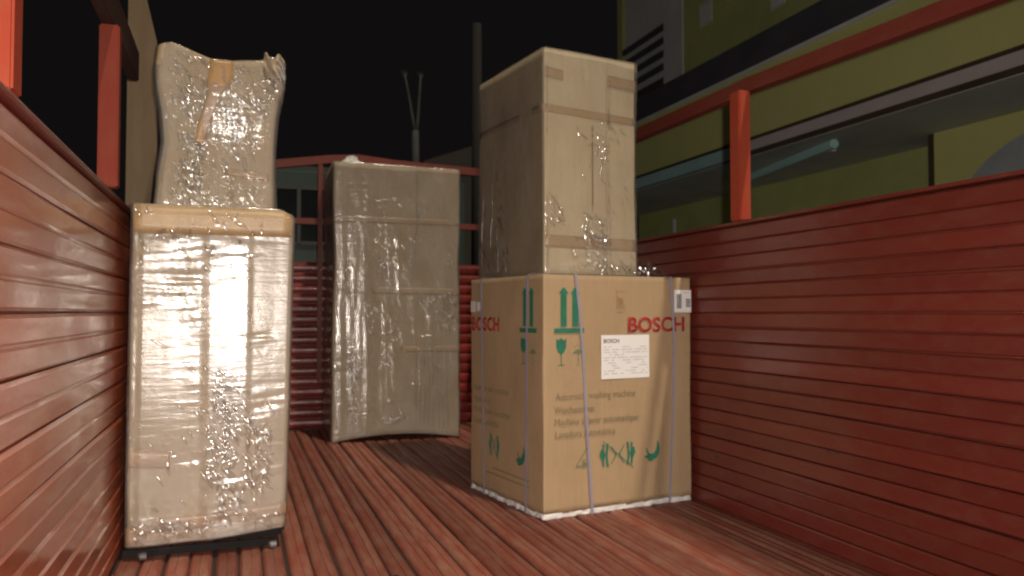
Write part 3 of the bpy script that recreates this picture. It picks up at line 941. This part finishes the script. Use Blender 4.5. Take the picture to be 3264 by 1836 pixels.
# ============================================================ lower left wrapped carton on its dolly
W3, D3 = 0.458, 0.44
Z3a, Z3b = 0.056, 1.066
lb = empty('film_wrapped_carton', (-0.2975 + W3 / 2, 2.6 + D3 / 2, 0.0), R(0.4))
tag(lb, 'tallest glaring film wrapped carton in front at left, standing on a dark wheeled base', 'cardboard box', 'film wrapped cartons in the truck')
def lb_def(V):
    V = V.copy(); z = (V[:, 2] - Z3a) / (Z3b - Z3a)
    x = V[:, 0]
    V[:, 0] = x + np.where(x > 0, 0.012 * (z - 1.0) + 0.008 * z, -0.004 * (1 - z)) * np.abs(x) / (W3 / 2)
    # bottom edge is lower on the left, top edge lower at right
    V[:, 2] += np.clip(1 - z * 6, 0, 1) * (-0.004 * (x < 0) * np.abs(x) / (W3 / 2) + 0.020 * (x > 0) * np.abs(x) / (W3 / 2))
    # rounded shoulder at the top right corner
    k = np.clip((V[:, 2] - (Z3b - 0.035)) / 0.035, 0, 1) * np.clip((x - (W3 / 2 - 0.04)) / 0.04, 0, 1)
    V[:, 2] -= 0.014 * k ** 1.5; V[:, 0] -= 0.010 * k ** 1.5
    return V
shell('carton', W3, D3, Z3a, Z3b, 0.012, M['kraft_pale'], lb, 0, lambda S, Z, X, Y: 0.0012 * sample(wr_b, S, Z), lb_def, 0.02, 0.05, 0.02)
face_band(lb, W3, D3, Z3b - 0.088, Z3b - 0.003, x0=-W3 / 2 + .004, x1=W3 / 2 - .006, deform=lb_def, off=0.0112, slope=0.0, mat='tape_top')
face_band(lb, W3, D3, 0.285, 0.340, x1=-0.115, deform=lb_def, off=0.0024, slope=-0.012)
face_band(lb, W3, D3, 0.088, 0.130, x0=-0.16, deform=lb_def, off=0.0024, slope=0.008)
face_band(lb, W3, D3, 0.062, 0.110, x1=-0.06, deform=lb_def, off=0.0024, slope=0.006)
# glare lives on a flat panel of film between two folds
X_ = lambda u: -0.2975 - 0.0 + (u - 320) / (738 - 320) * W3 - (-0.2975) - W3 / 2
pk3_ = panel_fn([(-.229, 0.0), (X_(338), 0.0015), (X_(350), 0.0046), (X_(446), 0.0010), (X_(462), 0.0006), (X_(498), 0.0001), (X_(518), 0.0041), (X_(560), 0.0043), (X_(618), 0.0041), (X_(632), 0.0022), (X_(690), -0.0005), (0.229, -0.002)])
pk3 = pk3_
shell('stretch_film', W3, D3, Z3a - 0.002, Z3b + 0.001, 0.013, M['film'], lb, 0.0068,
      film_disp(0.0007, 0.00022, 0.00010, 0.00005, 0.0003, pk3, D3 / 2, 0.05, (X_(505), X_(628), 0.38, 0.96, 0.40)), lb_def, 0.004, 0.04, 0.004)
wrinkles(lb, 'front', [(.45, .72, .10, .22, 40), (.50, .70, .50, .66, 60), (.52, .80, .60, .70, 30), (.46, .66, .66, .84, 60), (.54, .70, .84, .94, 25), (.72, .88, .66, .88, 45), (.05, .35, .08, .30, 18), (.05, .95, .935, .985, 38), (.1, .9, .3, .95, 40), (.02, .95, .01, .09, 12)], W3, D3, 1.062, lb_def, off=0.0135, seed=5, zb=Z3a)
# dark wheeled base, with the shadow under the carton put into its black
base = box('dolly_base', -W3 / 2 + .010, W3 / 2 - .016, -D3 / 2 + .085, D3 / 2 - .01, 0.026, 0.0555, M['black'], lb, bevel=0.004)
for x in (-W3 / 2 + .04, W3 / 2 - .045):
    for y in (-D3 / 2 + .035, D3 / 2 - .05):
        bm = bmesh.new()
        bmesh.ops.create_cone(bm, cap_ends=True, segments=18, radius1=0.012, radius2=0.012, depth=0.018, matrix=Matrix.Translation((x, y, 0.0125)) @ Matrix.Rotation(R(90), 4, 'Y'))
        o = from_bm('caster', bm, M['caster'], lb)
        box('caster_fork', x - .014, x - 0.0105, y - .006, y + .006, 0.010, 0.024, M['steel'], o)
box('shade_board', -W3 / 2 - .02, W3 / 2 - .03, -D3 / 2 + .060, -D3 / 2 + .070, 0.004, 0.0255, M['black'], lb)  # black board added to keep the gap below the base dark
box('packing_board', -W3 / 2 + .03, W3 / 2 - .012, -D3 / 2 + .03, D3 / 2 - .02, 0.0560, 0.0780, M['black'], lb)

# ============================================================ upper left waisted bundle
H4 = 0.50; D4 = 0.36
prof_t = [0.0, 0.19, 0.40, 0.60, 0.74, 0.86, 1.0]
L4 = [-0.244, -0.238, -0.224, -0.234, -0.246, -0.247, -0.234]
R4 = [0.111, 0.108, 0.110, 0.117, 0.127, 0.138, 0.134]
cx4 = -0.06
bun = empty('film_wrapped_carton', (cx4, 2.668 + D4 / 2, Z3b + 0.006), 0)
tag(bun, 'squat waisted film bundled carton with ragged top, lying on top of the tall left carton', 'cardboard box', 'film wrapped cartons in the truck')
top_x = [-0.245, -0.20, -0.144, -0.085, -0.02, 0.076, 0.088, 0.125, 0.136]
top_z = [0.500, 0.512, 0.492, 0.470, 0.470, 0.481, 0.497, 0.494, 0.470]
W4 = 0.36
def bun_def(V):
    V = V.copy()
    t = np.clip(V[:, 2] / H4, 0, 1)
    s = V[:, 0] / W4 + 0.5
    l = np.interp(t, prof_t, L4) - cx4; r = np.interp(t, prof_t, R4) - cx4
    x = l + s * (r - l)
    tz = np.interp(x + cx4, top_x, top_z)
    V[:, 0] = x
    V[:, 2] = t * tz * np.where(V[:, 2] > H4, V[:, 2] / H4, 1.0)
    # waist pulls the front in too
    V[:, 1] *= 1 - 0.10 * np.exp(-((t - 0.42) / 0.25) ** 2)
    return V
shell('carton', W4, D4, 0.0, H4, 0.02, M['kraft_pale'], bun, 0, lambda S, Z, X, Y: 0.003 * sample(wr_b, S, Z), bun_def, 0.012, 0.04, 0.012)
def tape4(u, v):
    t = v
    x = np.interp(t, [0, .25, .55, .8, 1.0], [-0.116, -0.102, -0.076, -0.056, -0.052]) - cx4
    w = np.interp(t, [0, .3, .6, .72, 1.0], [0.013, 0.018, 0.022, 0.036, 0.036])
    z = 0.205 + 0.268 * v
    return (float((x + (u - .5) * 2 * w) * 1.0), -D4 / 2 * (1 - 0.10 * math.exp(-((z / H4 - 0.42) / 0.25) ** 2)) - 0.0125, z * 0.99)
patch('packing_tape', tape4, 4, 24, M['tape'], bun, None, 0.0006)
patch('packing_tape', lambda u, v: (0.02 + 0.135 * u, -D4 / 2 - 0.0015 + 0.006, 0.105 - 0.012 * u + 0.022 * v), 10, 2, M['tape'], bun, None, 0.0006)
pk4 = panel_fn([(-.18, 0), (-.10, .006), (-.094, .002), (-.02, .008), (0.03, .004), (.07, .006), (.13, .002), (.18, .0)])
shell('stretch_film', W4, D4, 0.0, H4, 0.022, M['film_glint'], bun, 0.0075,
      film_disp(0.0007, 0.0016, 0.0004, 0.0005, 0.0018, pk4, D4 / 2, 0.72), bun_def, 0.004, 0.03, 0.004)
wrinkles(bun, 'front', [(.12, .95, .04, .40, 120), (.15, .85, .40, .98, 110), (.18, .38, .55, .97, 70), (.45, .75, .25, .55, 60)], W4, D4 * .97, H4, bun_def, off=0.0135, seed=6)
# torn tuft of film and card at the top right and a lip at top left
def tuft(u, v):
    x = 0.075 + 0.062 * u
    z = 0.420 + 0.085 * v * (0.82 + 0.18 * math.sin(u * 9 + 1))
    y = -D4 / 2 - 0.012 - 0.014 * math.sin(u * math.pi) + 0.010 * math.sin(v * 9 + u * 14)
    return (x - cx4, y, z)
patch('torn_flap', tuft, 16, 16, M['kraft_pale'], bun, None, 0.002)
patch('film_skirt', lambda u, v: (tuft(u, v)[0] * 1.0 + 0.005, tuft(u, v)[1] - 0.006 + 0.004 * math.sin(u * 30 + v * 20), tuft(u, v)[2] - 0.01), 30, 30, M['film'], bun)
def lip(u, v):
    x = -0.238 + 0.16 * u
    z = 0.490 - 0.035 * u + 0.034 * v * math.sin(math.pi * (0.15 + .85 * u)) ** .5
    y = -D4 / 2 + 0.0 + 0.03 * v + 0.008 * math.sin(u * 19 + v * 8)
    return (x - cx4, y, z - 0.012)
patch('film_skirt', lip, 40, 14, M['film'], bun)

# ============================================================ middle wrapped carton
W5, D5, H5 = 0.742, 0.56, 1.602
mb = empty('film_wrapped_carton', (0.893, 4.61 + D5 / 2, 0.0), R(-0.8))
tag(mb, 'refrigerator sized film wrapped carton standing at the back against the red headboard', 'cardboard box', 'film wrapped cartons in the truck')
def mb_def(V):
    V = V.copy(); z = V[:, 2] / H5; x = V[:, 0]
    k = np.clip(1 - V[:, 2] / 0.35, 0, 1)
    V[:, 2] += k * 0.036 * np.cos(np.clip(x / (W5 / 2), -1, 1) * math.pi / 2) ** 0.8
    V[:, 2] += np.clip(z - .8, 0, 1) * 5 * (-0.008 * x / W5)
    V[:, 0] += 0.010 * np.where(x < 0, 1, -0.4) * np.exp(-((V[:, 2] - 1.02) / 0.22) ** 2) * np.abs(x) / (W5 / 2)
    return V
shell('carton', W5, D5, 0.004, H5, 0.012, M['kraft_pale'], mb, 0, lambda S, Z, X, Y: 0.002 * sample(wr_b, S, Z), mb_def, 0.02, 0.06, 0.03)
face_band(mb, W5, D5, 1.262, 1.298, deform=mb_def, slope=0.0, mat='tape_pale')
face_band(mb, W5, D5, 0.855, 0.895, deform=mb_def, x0=-0.29, slope=-0.01, mat='tape_pale')
face_band(mb, W5, D5, 0.51, 0.545, deform=mb_def, x0=0.02, slope=0.0, mat='tape_pale')
for xx in (0.11, 0.135, 0.16, 0.185, 0.215, 0.245, 0.27, 0.30):
    patch('film_pleat', lambda u, v: (xx + 0.006 * u + 0.004 * math.sin(v * 5 + xx * 30), -D5 / 2 - 0.0105 - 0.003 * math.sin(u * math.pi), 0.05 + 0.48 * v), 4, 24, M['film'], mb, mb_def)
pk5 = panel_fn([(-.37, 0), (-.33, .006), (-.30, .003), (-.18, .008), (-.10, .004), (0, .008), (.10, .008), (.115, .004), (.25, .006), (.37, .001)])
shell('stretch_film', W5, D5, 0.002, H5 + 0.004, 0.013, M['film_glint'], mb, 0.0075,
      film_disp(0.0006, 0.0008, 0.0002, 0.0005, 0.0012, pk5, D5 / 2, 0.93), mb_def, 0.0065, 0.05, 0.0065)
wrinkles(mb, 'front', [(.12, .22, .66, .76, 45), (.13, .18, .74, .94, 30), (.34, .46, .34, .42, 30), (.05, .5, .35, .41, 25), (.26, .31, .45, .62, 18), (.68, .98, .46, .53, 45), (.82, .98, .53, .60, 35), (.38, .56, .925, .955, 30), (.28, .5, .68, .74, 10), (.2, .55, .12, .2, 14), (.1, .95, .2, .95, 25)], W5, D5, H5, mb_def, off=0.0125, seed=7)
for k, (x, z0, z1) in enumerate(((0.105, 0.98, 1.56), (-0.285, 0.15, 0.62), (-0.30, .70, 1.05))):
    pleat(mb, 'front', x, z0, z1, 0.006, W5, D5, mb_def, seed=k + 3)
# knot of film tied on top
def knot(u, v):
    a = u * 2 * math.pi
    t = v
    r = 0.066 * (1 - t) ** 1.5 + 0.014 * (1 - t) + 0.008 + 0.012 * math.exp(-((t - .78) / .13) ** 2)
    r *= 1 + 0.16 * math.sin(a * 5 + t * 6) + 0.1 * math.sin(a * 9 - t * 9)
    if t > 0.995: r = 0.0005
    return (-0.268 + r * math.cos(a) + 0.012 * t, -D5 / 2 + 0.09 + 0.7 * r * math.sin(a), H5 + 0.003 + 0.062 * t)
M['knot'] = simple('white_bunched_film', (0.72, 0.72, 0.69), 0.25, var=0.25, scale=30, bmp=0.5)
patch('film_knot', knot, 36, 18, M['knot'], mb)

# ------------------------------------------------------------------ building on the right
bd = empty('building', (4.3, 6.0, -1.05))
tag(bd, 'yellow green two storey building with dark balcony band behind the right side of the truck', 'building')
BO = Vector((-4.3, -6.0, 1.05))
def bp(name, x0, x1, y0, y1, z0, z1, mat, bevel=0.0, parent=None):
    o = box(name, x0, x1, y0, y1, z0, z1, M[mat], None, bevel)
    if parent is None:
        o.parent = bd; o.location = BO
    else:
        o.parent = parent
    return o
Y0, Y1 = -3.0, 9.53
bal = bp('balcony_wall', 4.0, 4.12, Y0, 9.4, 2.192, 2.735, 'olive')
bp('balcony_coping', 3.985, 4.14, Y0, 9.4, 2.737, 2.765, 'greywall')
bp('balcony_screen', 4.03, 4.07, Y0, 9.4, 2.768, 3.035, 'navy')
bp('trim', 3.992, 4.10, Y0, 9.4, 2.166, 2.190, 'brownline')
bp('beam', 4.0, 4.14, Y0, 5.78, 2.082, 2.164, 'pinkgrey')
bp('beam', 4.0, 4.14, 5.782, 9.4, 2.060, 2.164, 'tealgrey')  # same beam, teal light put into its colour
bp('trim', 3.995, 4.11, Y0, 5.78, 2.040, 2.080, 'brownline')
bp('soffit', 4.0, 5.1, Y0, 9.4, 2.032, 2.038, 'soffit')
bp('balcony_slab', 4.142, 5.1, Y0, 9.4, 2.050, 2.190, 'concrete')
# ground floor walls
bp('ground_wall', 4.72, 4.90, Y0, 4.37, -1.04, 2.030, 'olive')
bp('ground_wall', 5.04, 5.20, 4.37, 9.4, -1.04, 2.030, 'olive_up')
bp('ground_wall', 4.72, 5.04, 4.375, 4.42, -1.04, 2.030, 'brownline')
# arched shuttered opening
bm = bmesh.new()
pts = [(2.07, -1.0)] + [(3.10 + 1.03 * math.cos(R(a)), 1.46 + 0.50 * math.sin(R(a))) for a in range(180, -1, -12)] + [(4.13, -1.0)]
vs = [bm.verts.new((4.715, y, z)) for y, z in pts]
f = bm.faces.new(vs)
r = bmesh.ops.extrude_face_region(bm, geom=[f])
for v in [e for e in r['geom'] if isinstance(e, bmesh.types.BMVert)]: v.co.x -= 0.02
sh = from_bm('arched_shutter', bm, M['shutter']); sh.parent = bd; sh.location = BO
bp('plinth', 4.66, 4.717, Y0, 4.37, 1.50 - 0.005, 1.535, 'shutter')
# post and tube under the soffit
bp('downpipe', 4.47, 4.50, 7.55, 7.58, -1.04, 1.76, 'greywall')
o = bp('tube_light', -0.032, 0.032, -0.90, 0.90, -0.032, 0.032, 'teal', 0.012)
o.location = Vector((4.36, 5.62, 1.995)) + BO
o.rotation_euler = (0, 0, R(-12))
for yy in (5.0, 6.2):
    bp('tube_bracket', 4.34, 4.39, yy - .02, yy + .02, 1.995, 2.030, 'greywall')
# upper storey
bp('upper_wall', 4.8, 4.95, Y0, 7.86, 2.3, 6.2, 'olive_up')
bp('corner_pier', 4.78, 4.95, 7.862, 8.28, 3.20, 6.2, 'greywall')
bp('bay_wall', 4.84, 4.95, 8.282, Y1 - .14, 2.3, 6.2, 'greywall')
bp('corner_pier', 4.80, 4.95, Y1 - .138, Y1, 2.3, 6.2, 'olive_up')
for z in (3.70, 3.86, 4.02, 4.18):
    bp('balcony_rail', 4.80, 4.83, 8.284, 9.388, z - 0.035, z + 0.035, 'navy')
bp('balcony_rail', 4.80, 4.83, 8.284, 8.31, 3.3, 3.664, 'navy')
bp('balcony_base', 4.79, 4.86, 8.284, 9.388, 3.0, 3.56, 'brownline')
for (y0, y1, z0, z1) in ((7.28, 7.51, 3.88, 4.13), (6.78, 6.98, 3.98, 4.22), (6.08, 6.28, 3.62, 3.90), (5.2, 5.4, 3.75, 4.0)):
    w = bp('vent_frame', 4.785, 4.799, y0, y1, z0, z1, 'greywall')
    for k in range(4):
        zz = z0 + 0.03 + k * (z1 - z0 - .06) / 4
        bp('vent_slat', 4.780, 4.784, y0 + .02, y1 - .02, zz, zz + 0.03, 'paper', parent=w)
bp('roof', 4.7, 9.0, Y0, Y1 + .1, 6.202, 6.35, 'concrete')
bp('end_wall', 5.21, 8.8, Y1 - .1, Y1, -1.04, 6.2, 'concrete')

# ------------------------------------------------------------------ far things in the dark
# forked bare tree
tr = empty('bare_tree', (2.58, 12, -1.05))
tag(tr, 'pale forked bare trunk rising in the dark above the headboard', 'tree')
bm = bmesh.new()
add_tube(bm, [(0, 0, 0), (0.01, 0, 2.0), (0.0, 0, 4.1), (0.0, 0, 4.6)], [0.10, 0.08, 0.06, 0.05])
from_bm('trunk', bm, M['bark'], tr, smooth=True)
for pts in ([(0, 0, 4.45), (-0.05, 0, 4.8), (-0.12, 0, 5.2), (-0.17, 0, 5.45)], [(0, 0, 4.45), (0.04, 0.02, 4.8), (0.06, 0, 5.2), (0.08, 0, 5.48)]):
    bm = bmesh.new(); add_tube(bm, pts, [0.035, 0.024, 0.018, 0.010], 8)
    from_bm('limb', bm, M['bark'], tr, smooth=True)
for dx, s in ((-0.17, -1), (0.08, 1)):
    bm = bmesh.new()
    for k in range(5):
        add_tube(bm, [(dx, 0, 5.40), (dx + 0.03 * (k - 2), 0.02 * k, 5.52 + .02 * (k % 2))], [0.006, 0.003], 5)
    from_bm('twig_tuft', bm, M['bark'], tr)
# utility pole
bm = bmesh.new(); add_tube(bm, [(0, 0, 0), (0, 0, 7.15)], [0.11, 0.085], 14)
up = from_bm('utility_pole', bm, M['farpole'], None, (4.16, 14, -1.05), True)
tag(up, 'faint tall grey pole in the dark left of the upper right carton', 'pole')
# low dark house beyond
hs = empty('house', (5.2, 16.5, -1.05))
tag(hs, 'dim brown house with stepped roof line in the dark behind the washing machine stack', 'house')
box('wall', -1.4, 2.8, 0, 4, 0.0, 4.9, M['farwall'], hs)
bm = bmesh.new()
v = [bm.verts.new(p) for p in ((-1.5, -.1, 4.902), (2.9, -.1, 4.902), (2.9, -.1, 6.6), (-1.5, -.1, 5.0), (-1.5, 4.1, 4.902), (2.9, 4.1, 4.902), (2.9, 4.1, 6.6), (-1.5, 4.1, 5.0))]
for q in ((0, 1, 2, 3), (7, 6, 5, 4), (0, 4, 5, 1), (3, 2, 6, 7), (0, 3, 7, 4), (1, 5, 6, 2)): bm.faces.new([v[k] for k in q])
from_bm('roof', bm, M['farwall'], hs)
